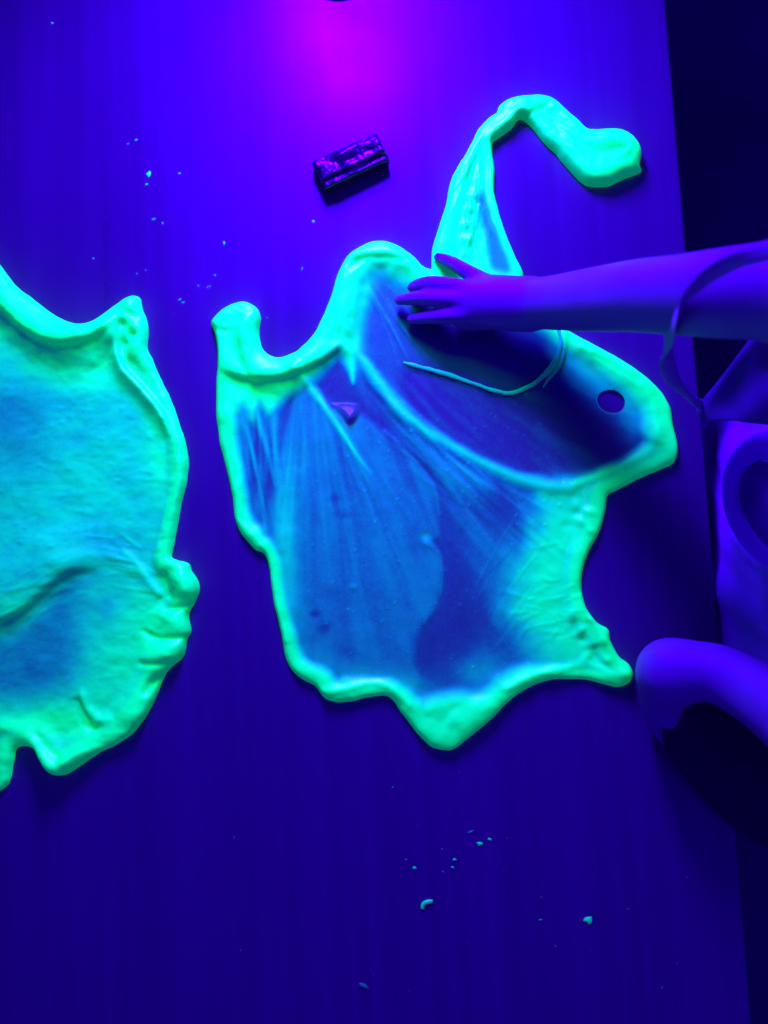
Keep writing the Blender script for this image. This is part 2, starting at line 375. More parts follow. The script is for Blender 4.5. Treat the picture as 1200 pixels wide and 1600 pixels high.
# knob, folds and pulled ridges
S.blob(370, 505, 34, 26, .8, h=10); S.blob(350, 545, 16, 40, .3, h=3)
S.crease([(352,489,3),(372,484,3.5),(392,490,3)], .8); S.crease([(336,516,3),(352,522,4),(366,520,3)], .9)
S.blob(362, 550, 28, 40, .6, h=6); S.blob(385, 530, 16, 40, .5, h=6)
S.fold([(340,575,1),(372,588,1),(410,594,1),(452,588,1),(492,570,1),(522,550,1),(545,530,1)], 22, 6, 9, side=1)
S.ridge([(545,400,9),(575,404,11),(610,403,13),(640,420,12),(660,445,8)], .5, .95)
S.crease([(540,432,4),(565,410,5),(600,408,4),(632,414,4)], 1.1)
S.ridge([(540,430,12),(535,470,14),(535,510,15),(546,555,10),(550,580,5),(552,600,1)], .35, .95)
S.ridge([(556,440,8),(552,480,9),(548,520,8)], .3, .9)
S.ridge([(530,545,9),(548,550,9),(568,566,8),(592,600,8),(640,655,8),(715,703,7),(790,741,8),(840,758,11),(890,764,14)], .42, .66, 1.3)
S.ridge([(462,580,12),(480,600,8),(503,630,6),(535,678,5),(558,712,3),(580,740,1)], .5, .72, 1.2)
S.ridge([(372,630,8),(390,690,4),(405,750,3),(418,850,5)], .3, .5); S.ridge([(398,640,8),(408,670,5),(420,710,3),(430,760,1)], .3, .55); S.ridge([(425,640,8),(430,690,6),(436,760,5),(440,860,6)], .2, .5, 1.8)
S.ridge([(366,810,4),(392,830,5),(415,862,4),(430,930,4),(445,1000,5)], .5, .9)
S.ridge([(880,520,5),(880,548,4),(868,570,3),(852,588,2)], .8, .7)
S.ridge([(905,545,7),(960,575,8),(1000,605,8),(1015,640,9),(1020,690,11),(985,722,9),(940,742,8),(895,758,7)], .35, .9)
S.crease([(925,558,3),(965,580,4),(995,600,3)], .9)
S.ridge([(790,1075,7),(830,1055,6),(870,1045,6),(915,1036,7),(955,1050,9),(980,1053,9)], .55, .95)
S.ridge([(500,1080,7),(540,1075,6),(580,1066,6),(610,1072,7),(640,1100,8)], .5, .95)
S.ridge([(975,1040,12),(950,1010,9),(935,985,8),(915,960,6),(905,930,4)], .4, 1)
for x, y, r in ((905,815,7),(918,800,6),(900,790,7),(920,830,5),(925,965,6),(938,1000,6),(922,1005,7),(905,985,6),(915,1025,6),(945,1030,6),(890,960,6)):
    S.blob(x, y, r * 1.5, r, .03, random.random() * 3, h=r * .7)
for x, y, r in ((897,803,5),(912,812,4),(885,822,8),(915,975,5),(930,1012,5),(905,1000,5)): S.blob(x, y, r * 1.4, r, -.05, h=-r * .25)
# bubble rim light and pinched dimples
for pts in ([(600,672,2),(640,712,2),(676,757,2),(687,805,2)], [(664,850,3),(684,862,2.5),(691,890,2),(688,930,2)]): S.ridge(pts, .5, .38, 1.4)
S.blob(664, 838, 8, 7, .2, h=-3); S.blob(491, 960, 6, 5, -.15, h=-1); S.blob(512, 977, 7, 7, -.08); S.blob(552, 917, 5, 4, .12, h=2); S.blob(505, 985, 8, 10, -.1); S.blob(545, 1020, 26, 9, -.07, .4)
S.blob(522, 778, 8, 6, -.1); S.blob(540, 805, 9, 6, -.08)
S.T += .05 * S.nz(40, seed=11) + .05 * S.nz(7, seed=12, oct=2)
S.H += MM * (2.6 * S.nz(38, seed=13, oct=2) + .35 * S.nz(9, seed=14, oct=2)) * (0.3 + S.T * 1.5)
S.soften(4)
for x0, y0, a0 in ((462,610,-.05),(478,606,.04),(492,606,.14),(504,612,.24),(514,622,.34),(524,632,.44)):
    S.fibres([(x0, y0, 7)], 7, (120, 420), (a0 - .08, a0 + .10), wid=(1.5, 7.0), h=.15, t=(.008, .04), bend=.10, sd=int(x0))
for x0, y0 in ((556,560),(566,585),(590,625),(620,660),(660,690),(710,715),(650,720),(600,670)):
    S.fibres([(x0, y0, 9)], 6, (110, 300), (.68, .95), wid=(1.5, 8.0), h=.18, t=(.01, .05), bend=.10, sd=int(x0 + y0))
S.fibres([(380,640,14),(410,640,14)], 26, (80, 230), (.0, .16), wid=(1.2, 4), h=.25, t=(.015, .06), bend=.08, sd=5)
S.fibres([(575,440,8),(600,450,14)], 26, (60, 170), (.4, .65), t=(.015, .05), bend=.1, sd=6)
S.fibres([(820,830,20),(800,900,25)], 9, (60, 150), (-.8, -.5), wid=(1.5, 3.5), t=(.015, .05), bend=.1, h=.15, sd=7)
S.fibres([(900,930,25),(870,980,25)], 24, (20, 60), (-2.2, -.8), wid=(2, 4), t=(.0, .06), h=.2, sd=8)
S.H += MM * 1.7 * S.nz(24, seed=15, oct=3) * sm(.6, .95, S.T)
# small trapped air bubbles
for i in range(150):
    x, y = rng.uniform(480, 880), rng.uniform(600, 1080); r = rng.uniform(1.2, 2.4)
    if x + (y - 600) * .3 < 560 and rng.rand() < .7: continue
    S.blob(x, y, r, r * rng.uniform(.5, 1), rng.uniform(.05, .14), rng.uniform(0, 3), h=r * .5)
g_ = S.poly([(518,631),(540,630),(560,634),(557,650),(546,660),(534,646)], .16, 5.5); S.H += MM * .44 * np.clip(S.Y - 629, 0, 40) * g_
S.hole(954, 628, 22, 17.5, .35)
S.T = np.where(S.T < .12, .12 + (S.T - .12) * .3, S.T)
S.build('sheet', MS1, None).parent = s1

# curled tail
OUTT = [(690,455,10),(675,430,12),(675,396,14),(683,363,14),(695,327,14),(702,293,14),(712,267,14),(727,243,14),(738,223,14),(747,205,14),(763,187,14),(775,178,14),(780,167,14),(797,158,16),(817,154,18),
 (840,153,20),(860,158,22),(877,172,26),(893,188,26),(916,206,28),(933,208,30),(957,208,32),(980,215,32),(993,227,30),(999,244,30),(997,262,26),(1001,270,6),(994,275,8),(973,283,26),(950,293,30),(923,293,30),(907,287,28),
 (887,267,26),(867,243,24),(843,217,22),(814,189,14),(797,205,14),(773,222,12),(768,234,12),(773,270,10),(772,297,10),(776,325,10),(787,360,10),(803,400,10),(817,432,10),(800,455,10),(740,470,10)]
S = Sheet(OUTT, 2.0, 5, seed=2)
S.T[:] = .84; S.H[:] = 3 * MM
S.poly([(744,300),(756,310),(770,350),(786,390),(797,425),(768,425),(758,380),(748,340)], .36, 9, h=-1)
S.rim(.5, 1.0)
S.ridge([(770,215,16),(790,195,17),(815,180,17),(838,175,13),(856,178,8)], .55, 1)
S.crease([(778,212,3),(800,204,3),(820,192,3),(842,180,3),(855,176,3)], 1.2)
S.ridge([(748,228,12),(730,262,12),(720,300,11),(708,350,10),(696,400,10)], .4, .95)
S.ridge([(764,240,7),(768,290,7),(776,340,7),(790,385,7),(805,425,7)], .4, .9)
S.ridge([(752,245,6),(742,300,7),(735,350,8),(730,400,8)], .35, .95)
S.ridge([(752,300,2),(764,340,2.5),(776,385,2.5),(790,425,3)], .5, .42)
for x, y, r in ((738,312,9),(733,335,8),(728,358,9),(726,380,9)): S.blob(x, y, r, r * .8, .06, h=5)
S.blob(745, 318, 7, 12, -.2, h=-3)
S.blob(955, 252, 40, 34, .2, h=14); S.blob(890, 215, 50, 24, .1, .8, h=8)
S.crease([(935,262,3),(960,266,4),(978,255,4),(984,240,3)], .6); S.crease([(950,240,3),(968,248,3),(972,236,2)], .4)
S.crease([(905,212,4),(922,222,4),(934,226,3)], .6)
S.soften(3)
S.fibres([(740,260,6),(735,300,10)], 40, (50, 150), (-.25, .25), t=(-.03, .05), h=.8, sd=9); S.fibres([(800,200,10),(860,200,12)], 24, (30, 90), (.6, 1.1), t=(-.04, .04), h=.8, sd=10)
S.T += .08 * S.nz(22, seed=4); S.H += MM * .7 * S.nz(20, seed=16, oct=3); S.H += MM * (4 * S.nz(24, 60, seed=5, rot=.3, oct=2) + .5 * S.nz(10, seed=6, oct=2))
S.build('tail', MS1, None, base=.004, edge=8, zoff=.0015).parent = s1

# stretched strand lying on the film
def tube(name, pts, m, parent, seg=10, n=6, thick=None, sz=1.0):
    p = catmull(pts, n, False)      # px, py, z, r(px)
    w3 = P(p[:, 0], p[:, 1], p[:, 2]); vs = []; fs = []
    for i, c in enumerate(w3):
        t = w3[min(i + 1, len(w3) - 1)] - w3[max(i - 1, 0)]; t /= np.linalg.norm(t)
        a = np.cross(t, [0, 0, 1.]); a /= max(np.linalg.norm(a), 1e-9); b = np.cross(a, t)
        for k in range(seg):
            th = k / seg * 2 * math.pi; vs.append(c + (a * math.cos(th) + b * math.sin(th) * sz) * p[i, 3] * MM * (1 + .9 * float(vnoise(np.array(i * .45), np.array(k * .15), 44, 2))))
    for i in range(len(w3) - 1):
        for k in range(seg): fs.append((i * seg + k, i * seg + (k + 1) % seg, (i + 1) * seg + (k + 1) % seg, (i + 1) * seg + k))
    fs.append(tuple(range(seg))[::-1]); fs.append(tuple(range((len(w3) - 1) * seg, len(w3) * seg)))
    o = mesh_obj(name, vs, fs, m, None, True, {'thick': np.full(len(vs), thick if thick else .8)})
    if parent: o.parent = parent
    if thick: fluo.objects.link(o)
    return o
tube('strand', [(630,566,.002,1.5),(648,571,.003,3),(675,578,.003,3),(705,587,.003,3.4),(745,601,.003,2.6),(775,611,.003,3),(800,614,.003,3.2),(828,603,.004,3.2),(850,586,.005,3.4),(868,562,.006,3.4),(877,535,.006,4),(872,510,.006,4)], MS1, s1, thick=.52, sz=.5)
tube('strand', [(848,606,.002,1),(856,594,.003,2),(870,578,.004,2.2),(880,556,.005,2.4),(882,530,.005,3)], MS1, s1, thick=.48, sz=.5)

# ------------------------------------------------------------------ slime sheet at the left
OUT2 = [(0,414,34),(19,439,36),(47,464,38),(75,486,40),(103,502,40),(125,507,40),(147,503,38),(169,487,36),(191,471,34),(206,463,30),(219,467,26),(223,483,24),(230,502,24),(232,524,24),(231,548,22),(239,564,16),
 (250,589,14),(266,624,14),(281,661,15),(291,692,18),(295,724,20),(292,752,20),(284,786,18),(278,824,18),(269,867,20),(277,875,22),(296,881,24),(300,892,24),(310,909,28),(312,924,28),(305,941,26),(296,958,24),(299,984,26),(292,1001,26),(287,1026,28),
 (261,1050,30),(247,1084,30),(230,1116,30),(210,1145,30),(178,1165,30),(149,1181,30),(126,1197,32),(106,1209,32),(89,1209,32),(75,1199,30),(63,1182,28),(54,1169,26),(36,1166,24),(26,1172,22),(22,1194,22),(16,1220,22),(0,1236,22),
 (-60,1262,30),(-170,1235,30),(-260,1150,30),(-310,1000,30),(-330,850,30),(-300,640,30),(-240,500,30),(-130,410,30),(-60,372,30),(-25,388,32)]
s2 = empty('slime_sheet', V(60, 800, 0)); tag(s2, 'teal glowing slime sheet with rolled edges, running off the left side of the photo', 'slime')
S = Sheet(OUT2, 2.5, 5, seed=3)
S.T[:] = .68; S.H[:] = 2 * MM
S.T += .16 * S.nz(50, 30, seed=21, oct=3)
S.blob(10, 660, 70, 90, -.22); S.blob(60, 640, 50, 40, -.06); S.blob(120, 690, 30, 14, -.07); S.blob(0, 860, 120, 50, -.08)
S.blob(170, 845, 60, 24, -.13, .1, h=-2)
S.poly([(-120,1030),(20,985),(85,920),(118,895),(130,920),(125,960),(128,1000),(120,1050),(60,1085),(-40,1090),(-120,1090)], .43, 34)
S.blob(170, 950, 26, 26, -.16); S.blob(60, 1060, 60, 30, -.04)
S.blob(190, 1060, 60, 80, .12); S.blob(240, 980, 60, 60, .25); S.blob(60, 1130, 90, 26, .3); S.blob(150, 590, 130, 26, .14, .05); S.blob(250, 700, 24, 100, .18, -.1); S.blob(130, 1120, 70, 60, .12); S.blob(160, 540, 60, 40, .2)
# the raised fold with a shaded hollow below it
S.fold([(-120,1020,1),(-30,985,1),(12,962,1),(45,942,1),(80,912,1),(108,890,1),(140,884,1),(170,890,1)], 56, 13, 12, side=1)
S.ridge([(100,878,14),(150,868,12),(190,874,11),(215,892,9),(240,922,8),(262,935,6)], .35, .66, 1.3)
S.blob(0, 900, 120, 50, 0, -.2, h=12); S.blob(100, 845, 70, 20, .05, h=4)

S.ridge([(195,862,3),(215,880,4),(238,912,5),(258,934,6),(270,938,6)], .7, .8); S.ridge([(70,830,2),(110,832,3),(150,824,2)], .6, .55)
S.ridge([(160,852,1.2),(190,862,1.2),(215,872,1.2)], .8, .5); S.ridge([(178,842,1),(195,862,1.2),(205,880,1)], .8, .5)
S.rim(.46, 1.0)
S.fold([(-40,440,1),(-5,470,1),(25,500,1),(60,528,1),(95,540,1),(130,538,1),(165,524,1),(190,500,1),(200,485,1)], 26, 7, 13, side=1)
# knot and twisted roll at the corner
for x, y, rx, ry, rt, hh in ((205,480,16,12,.5,8),(200,500,12,9,-.3,7),(215,515,14,10,.3,7),(198,525,11,12,0,6),(210,548,12,16,.3,8),(225,535,8,14,0,6),(222,565,12,22,-.5,7)): S.blob(x, y, rx, ry, .1, rt, h=hh)
for x, y, r in ((207,496,5),(196,512,5),(211,528,5),(202,541,5),(218,500,4)): S.blob(x, y, r * 1.3, r * .8, -.05, .4, h=-4)
S.ridge([(192,510,6),(196,550,9),(206,575,10),(225,595,10),(245,622,9),(260,650,8),(274,690,8),(282,730,8)], .3, .95, 1.3)
S.fold([(186,490,1),(188,545,1),(198,578,1),(220,602,1),(244,630,1),(260,655,1),(268,690,1)], 16, 4, 16, side=-1)
S.ridge([(282,700,8),(284,750,9),(272,800,9),(258,840,9),(252,880,9),(265,915,8)], .4, .95)
S.crease([(272,760,3),(264,800,3),(256,850,3)], .7)
# right lobes
for x, y, rx, ry, rt, hh in ((285,905,22,20,0,14),(275,880,14,9,.3,6),(295,925,14,14,0,8),(280,950,24,9,-.2,4),(270,975,26,14,.1,10),(262,1015,34,20,-.3,9),(255,960,16,8,.4,5),(215,1110,36,22,-.7,6),(130,1178,30,14,-.4,5),(90,1190,20,24,.3,8)): S.blob(x, y, rx, ry, .12, rt, h=hh)
for pts in ([(262,952,4),(280,950,5),(300,945,4)], [(225,985,3),(245,996,4),(270,998,4),(295,994,3)], [(222,1036,3),(240,1036,4),(268,1032,4)], [(232,1080,5),(242,1065,6),(255,1055,5)], [(258,900,6),(262,925,6),(255,935,5)]): S.crease(pts, 1.9)
S.ridge([(130,1080,5),(138,1105,7),(155,1122,8),(175,1122,5)], .8, .95); S.crease([(122,1095,4),(135,1125,6),(150,1140,6),(160,1132,4)], 1.7)
S.ridge([(-20,1132,14),(30,1136,13),(58,1155,13),(75,1180,14),(92,1196,14),(110,1190,10)], .5, 1); S.crease([(62,1145,5),(84,1170,6),(98,1180,5)], 1.5)
S.ridge([(108,1185,8),(130,1172,8),(155,1166,7)], .5, 1)
for k in range(9): S.crease([(-6 + k * 1.2, 1180 + k * 7, 2), (8 + k, 1186 + k * 6, 2), (18, 1194 + k * 4.5, 1.5)], .9)
S.soften(4)
S.fibres([(60,930,30),(120,910,20)], 22, (50, 130), (-1.3, -1.0), wid=(1.5, 4), h=.2, t=(.01, .05), bend=.15, sd=11)
S.fibres([(200,870,20),(235,900,12)], 18, (30, 90), (-2.2, -1.6), wid=(1.2, 3), t=(.02, .07), h=.35, bend=.2, sd=12)
S.fibres([(60,700,80),(160,760,60)], 34, (20, 80), (1.35, 1.8), wid=(1.5, 4), h=.15, t=(-.03, .04), bend=.2, sd=13)
S.H += MM * 2.2 * S.nz(24, 16, seed=35, oct=3) * sm(.55, .95, S.T)
S.T += .07 * S.nz(18, 9, seed=36, oct=3)
S.T += .06 * S.nz(9, 5, seed=31, oct=2) + .05 * S.nz(26, seed=32)
S.H += MM * (3.0 * S.nz(36, seed=33, oct=2) + .8 * S.nz(14, 8, seed=34, oct=2)) * (.6 + S.T)
for i in range(140):
    x, y = rng.uniform(0, 260), rng.uniform(560, 860); r = rng.uniform(1.5, 4)
    S.blob(x, y, r * 1.4, r * .7, rng.uniform(-.06, .03), rng.uniform(-.4, .4), h=rng.uniform(-.3, .4) * r)
S.build('sheet', MS1, None, base=.0015).parent = s2
for o in (s1, s2):
    for ch in o.children: ch.location = -o.location

# ------------------------------------------------------------------ crumbs of dried slime on the table
def crumb(px, py, r, label, group=None, bright=.7, arc=None, rot=0, asp=.7):
    c = V(px, py)
    if arc:
        p = catmull(arc, 4, False); vs = []; fs = []; sg = 6; w3 = P(p[:, 0], p[:, 1], 0.0008)
        for i, q in enumerate(w3):
            t = w3[min(i + 1, len(w3) - 1)] - w3[max(i - 1, 0)]; t /= np.linalg.norm(t); a = np.cross(t, [0, 0, 1.])
            for k in range(sg):
                th = k / sg * 6.283; vs.append(q + (a * math.cos(th) + np.array([0, 0, .6]) * math.sin(th)) * p[i, 2] * MM - np.array([c.x, c.y, 0]))
        for i in range(len(w3) - 1):
            for k in range(sg): fs.append((i * sg + k, i * sg + (k + 1) % sg, (i + 1) * sg + (k + 1) % sg, (i + 1) * sg + k))
        fs.append(tuple(range(sg))[::-1]); fs.append(tuple(range((len(w3) - 1) * sg, len(w3) * sg)))
    else:
        vs = [(0, 0, r * MM * .3)]; fs = []; sg = 9; rr = [rng.uniform(.45, 1.4) for _ in range(sg)]
        for lev, (f, z) in enumerate(((.6, .24), (1, .0))):
            for k in range(sg):
                th = k / sg * 6.283; x = math.cos(th) * r * rr[k] * f; y = math.sin(th) * r * rr[k] * f * asp
                vs.append(((x * math.cos(rot) - y * math.sin(rot)) * MM, (x * math.sin(rot) + y * math.cos(rot)) * MM, max(z * r * MM, .0001)))
        for k in range(sg):
            k2 = (k + 1) % sg; fs += [(0, 1 + k, 1 + k2), (1 + k, 1 + sg + k, 1 + sg + k2, 1 + k2)]
    o = mesh_obj('slime_crumb', vs, fs, MS1, None, True, {'thick': np.full(len(vs), bright)})
    o.location = (c.x, c.y, .0002); fluo.objects.link(o)
    return tag(o, label, 'crumb', group or 'dried slime crumbs on the table')
crumb(668, 1414, 5, 'curved comma shaped slime crumb on the table below the slime', bright=.62, arc=[(660,1420,2.4),(661,1413,3),(668,1409,3.2),(676,1408,2.2)])
crumb(918, 1437, 7, 'round bright slime crumb near the lower right of the table', bright=.66, asp=.9)
crumb(751, 1318, 5, 'larger teal crumb beside a smaller one, below the slime tip', bright=.62)
crumb(765, 1311, 3.2, 'small crumb just right of the larger teal crumb', bright=.6)
crumb(710, 1343, 3.8, 'uppermost crumb of the short vertical row on the table', bright=.6)
crumb(707, 1355, 3, 'lowest crumb of the short vertical row on the table', bright=.55)
crumb(648, 1356, 3, 'lone crumb left of the short vertical row', bright=.6)
crumb(844, 1437, 3.2, 'faint flat crumb between the comma crumb and the round crumb', bright=.42, asp=.4)
crumb(735, 1300, 6, 'faint violet smear above the larger teal crumb', bright=.24, asp=.3, rot=.5)
crumb(568, 1540, 9, 'faint smudge of dried slime near the bottom edge', bright=.27, asp=.35, rot=-.4)
crumb(232, 272, 5.5, 'largest bright crumb on the violet table, upper left', bright=.8, asp=.55, rot=1.4)
crumb(229, 288, 3, 'small crumb just below the largest upper left crumb', bright=.7, asp=.5)
crumb(490, 346, 2.6, 'single crumb on the table below the black block', bright=.65)
crumb(281, 271, 2, 'tiny crumb right of the largest upper left crumb', bright=.7)
for x, y, r in ((82,36,2),(213,219,2.4),(200,225,2),(240,343,3),(254,349,1.8),(350,380,3),(146,404,2),(214,428,1.8),(228,422,2),(336,430,2.6),(472,420,2.4),(324,449,1.6),(328,448,1.6),(281,468,2.2),(286,473,2.6),(310,447,1.4),(418,497,1.6)):
    crumb(x, y, r, 'tiny glowing speck scattered on the violet table above the slime sheets', 'tiny specks above the slime', bright=rng.uniform(.45, .7), asp=.6, rot=rng.uniform(0, 3))
for x, y, r in ((614,1229,2),(690,1327,1.6),(635,1343,1.6),(692,1362,2),(846,1402,2),(982,1420,1.6),(1034,1543,2.4),(376,1485,2),(868,1478,1.6),(366,1308,1.4)):
    crumb(x, y, r, 'tiny dim speck scattered on the dark table below the slime sheets', 'tiny specks below the slime', bright=rng.uniform(.25, .4), asp=.6, rot=rng.uniform(0, 3))

# fine dust of dried slime
vs = []; fs = []
for k in range(420):
    if k < 260: x, y = rng.uniform(60, 560), rng.uniform(150, 520)
    else: x, y = rng.uniform(480, 1080), rng.uniform(1200, 1580)
    if k % 3 == 0: x, y = (235 + rng.randn() * 60, 300 + rng.randn() * 70) if k < 260 else (720 + rng.randn() * 70, 1345 + rng.randn() * 40)
    c = P(x, y, .0003); rr = rng.uniform(.25, .9) * MM; a = rng.uniform(0, 3)
    b0 = len(vs)
    for q in range(4): vs.append((c[0] + math.cos(a + q * 1.571) * rr * (1 if q % 2 else .5), c[1] + math.sin(a + q * 1.571) * rr * (1 if q % 2 else .5), .0003))
    vs.append((c[0], c[1], .0003 + rr * .5))
    for q in range(4): fs.append((b0 + q, b0 + (q + 1) % 4, b0 + 4))
dust = mesh_obj('slime_dust', vs, fs, MS1, None, False, {'thick': np.repeat(rng.uniform(.15, .5, 420), 5)}); fluo.objects.link(dust)
tag(dust, 'fine dust of dried slime strewn over the table', 'dust', kind='stuff')

# ------------------------------------------------------------------ signed distance bodies (person)
class Field:
    def __init__(s, lo, hi, h):
        s.lo = np.array(lo, float); s.h = h; s.n = np.ceil((np.array(hi) - s.lo) / h).astype(int) + 1
        s.g = np.full(s.n, .05, np.float32)
    def _blk(s, lo, hi):
        a = np.clip(np.floor((lo - s.lo) / s.h).astype(int), 0, s.n); b = np.clip(np.ceil((hi - s.lo) / s.h).astype(int) + 1, 0, s.n)
        ax = [s.lo[i] + s.h * np.arange(a[i], b[i]) for i in range(3)]
        return tuple(slice(a[i], b[i]) for i in range(3)), np.meshgrid(*ax, indexing='ij')
    def add(s, d, sl, k):
        g = s.g[sl]; h = np.clip(.5 + .5 * (g - d) / k, 0, 1)
        s.g[sl] = g * (1 - h) + d * h - k * h * (1 - h)
    def cap(s, a, b, ra, rb, k=.006, squash=None):
        a = np.array(a, float); b = np.array(b, float); m = max(ra, rb) + k * 2 + .012
        sl, (X, Y, Z) = s._blk(np.minimum(a, b) - m, np.maximum(a, b) + m)
        if X.size == 0: return
        d = b - a; t = np.clip(((X - a[0]) * d[0] + (Y - a[1]) * d[1] + (Z - a[2]) * d[2]) / max(d @ d, 1e-9), 0, 1)
        ex, ey, ez = X - a[0] - t * d[0], Y - a[1] - t * d[1], Z - a[2] - t * d[2]
        if squash: ez = ez / squash
        s.add((np.sqrt(ex * ex + ey * ey + ez * ez) - (ra + t * (rb - ra))).astype(np.float32), sl, k)
    def chain(s, pts, k=.006, squash=None):
        p = catmull([(*q[0], q[1]) for q in pts], 5, False); m = p[:, 3].max() + k * 2 + .012
        sl, (X, Y, Z) = s._blk(p[:, :3].min(0) - m, p[:, :3].max(0) + m)
        if X.size == 0: return
        best = np.full(X.shape, 1e3, np.float32); X = X.astype(np.float32); Y = Y.astype(np.float32); Z = Z.astype(np.float32)
        for a, b in zip(p[:-1], p[1:]):
            d = b[:3] - a[:3]; t = np.clip(((X - a[0]) * d[0] + (Y - a[1]) * d[1] + (Z - a[2]) * d[2]) / max(d @ d, 1e-9), 0, 1)
            best = np.minimum(best, np.sqrt((X - a[0] - t * d[0]) ** 2 + (Y - a[1] - t * d[1]) ** 2 + (Z - a[2] - t * d[2]) ** 2) - (a[3] + t * (b[3] - a[3])))
        s.add(best.astype(np.float32), sl, k)
    def mesh(s):
        g = s.g; ins = g < 0; n = g.shape
        c = np.zeros([x - 1 for x in n], np.int8)
        for i in (0, 1):
            for j in (0, 1):
                for k in (0, 1): c += ins[i:n[0] - 1 + i, j:n[1] - 1 + j, k:n[2] - 1 + k]
        act = (c > 0) & (c < 8); idx = np.argwhere(act); ids = -np.ones(act.shape, np.int32); ids[act] = np.arange(len(idx))
        acc = np.zeros((len(idx), 3)); cnt = np.zeros(len(idx))
        co = [(i, j, k) for i in (0, 1) for j in (0, 1) for k in (0, 1)]
        for A in co:
            for ax in range(3):
                if A[ax]: continue
                B = list(A); B[ax] = 1
                va = g[idx[:, 0] + A[0], idx[:, 1] + A[1], idx[:, 2] + A[2]]; vb = g[idx[:, 0] + B[0], idx[:, 1] + B[1], idx[:, 2] + B[2]]
                k = (va < 0) != (vb < 0); t = np.where(k, va / np.where(k, va - vb, 1), 0)
                p = np.array(A, float)[None] + np.eye(3)[ax][None] * t[:, None]
                acc += np.where(k[:, None], p, 0); cnt += k
        v = s.lo + s.h * (idx + acc / np.maximum(cnt, 1)[:, None]); F = []
        for ax in range(3):
            a1, a2 = (ax + 1) % 3, (ax + 2) % 3
            sl = [slice(1, n[0] - 1), slice(1, n[1] - 1), slice(1, n[2] - 1)]; sl[ax] = slice(0, n[ax] - 1)
            s2 = list(sl); s2[ax] = slice(1, n[ax])
            A = ins[tuple(sl)]; B = ins[tuple(s2)]; e = np.argwhere(A != B); st = A[tuple(e.T)]
            off = np.array([x.start for x in sl]); e = e + off
            def cell(d1, d2):
                q = e.copy(); q[:, a1] += d1; q[:, a2] += d2; return ids[tuple(q.T)]
            f = np.stack([cell(-1, -1), cell(0, -1), cell(0, 0), cell(-1, 0)], -1); f = np.where(st[:, None], f, f[:, ::-1]); F.append(f)
        F = np.concatenate(F); F = F[(F >= 0).all(1)]
        return v, F

person = empty('person', V(1330, 800, -.74)); tag(person, 'person at the right table edge in sleeveless clothing, bare arm reaching onto the slime', 'person')
def skin_body():
    f = Field((0.0, -.36, -.10), (.47, .29, .33), .0022)
    def q(px, py, z): return P(px, py, z)
    # right arm
    f.chain([(q(1290, 455, .265), .041), (q(1190, 456, .240), .0370), (q(1120, 459, .214), .0352), (q(1060, 461, .186), .0330), (q(1000, 462, .154), .0314), (q(940, 467, .116), .0298), (q(880, 472, .076), .0272), (q(826, 475, .047), .0240)], .012)
    # wrist and palm
    f.chain([(q(826, 463, .046), .0185), (q(780, 452, .038), .0145), (q(748, 444, .031), .0098)], .008)
    f.chain([(q(826, 470, .048), .0200), (q(775, 462, .042), .0155), (q(726, 455, .034), .0100)], .008)
    f.chain([(q(826, 479, .048), .0200), (q(775, 475, .043), .0160), (q(722, 471, .035), .0100)], .008)
    f.chain([(q(826, 488, .045), .0185), (q(780, 490, .039), .0150), (q(728, 491, .032), .0098)], .008)
    # fingers: little, ring, middle, index, thumb tucked below
    f.chain([(q(756, 441, .031), .0099), (q(728, 424, .026), .0081), (q(706, 411, .019), .0072), (q(685, 402, .013), .0054)], .003)
    f.chain([(q(724, 452, .034), .0099), (q(692, 445, .031), .0087), (q(664, 444, .022), .0081), (q(645, 449, .013), .0063)], .003)
    f.chain([(q(720, 470, .035), .0099), (q(684, 467, .033), .0085), (q(650, 466, .023), .0076), (q(624, 469, .013), .0056)], .003)
    f.chain([(q(726, 492, .032), .0099), (q(694, 494, .030), .0081), (q(666, 496, .021), .0072), (q(643, 499, .012), .0054)], .003)
    f.chain([(q(800, 492, .034), .0160), (q(770, 500, .024), .0105), (q(742, 503, .016), .0094), (q(718, 503, .011), .0074)], .007)
    # left arm, bent, elbow over the table edge; trunk under the clothes joins both
    f.chain([(q(1330, 1180, .17), .046), (q(1230, 1116, .13), .032), (q(1165, 1074, .096), .0285), (q(1110, 1050, .076), .0275), (q(1048, 1050, .060), .0285)], .02)
    f.chain([(q(1048, 1050, .060), .0285), (q(1036, 1100, .034), .0205), (q(1060, 1146, .004), .019), (q(1150, 1190, -.02), .019)], .016)
    f.chain([(q(1290, 455, .265), .041), (np.array([.46, .05, .17]), .05), (np.array([.46, -.12, .15]), .05), (q(1330, 1180, .17), .046)], .02)
    return f.mesh()
v, F = skin_body()
body = mesh_obj('body', v, F, MSKIN, None, True); body.parent = person; body.location = -person.location
sk = body.modifiers.new('smooth', 'SMOOTH'); sk.factor = .5; sk.iterations = 7

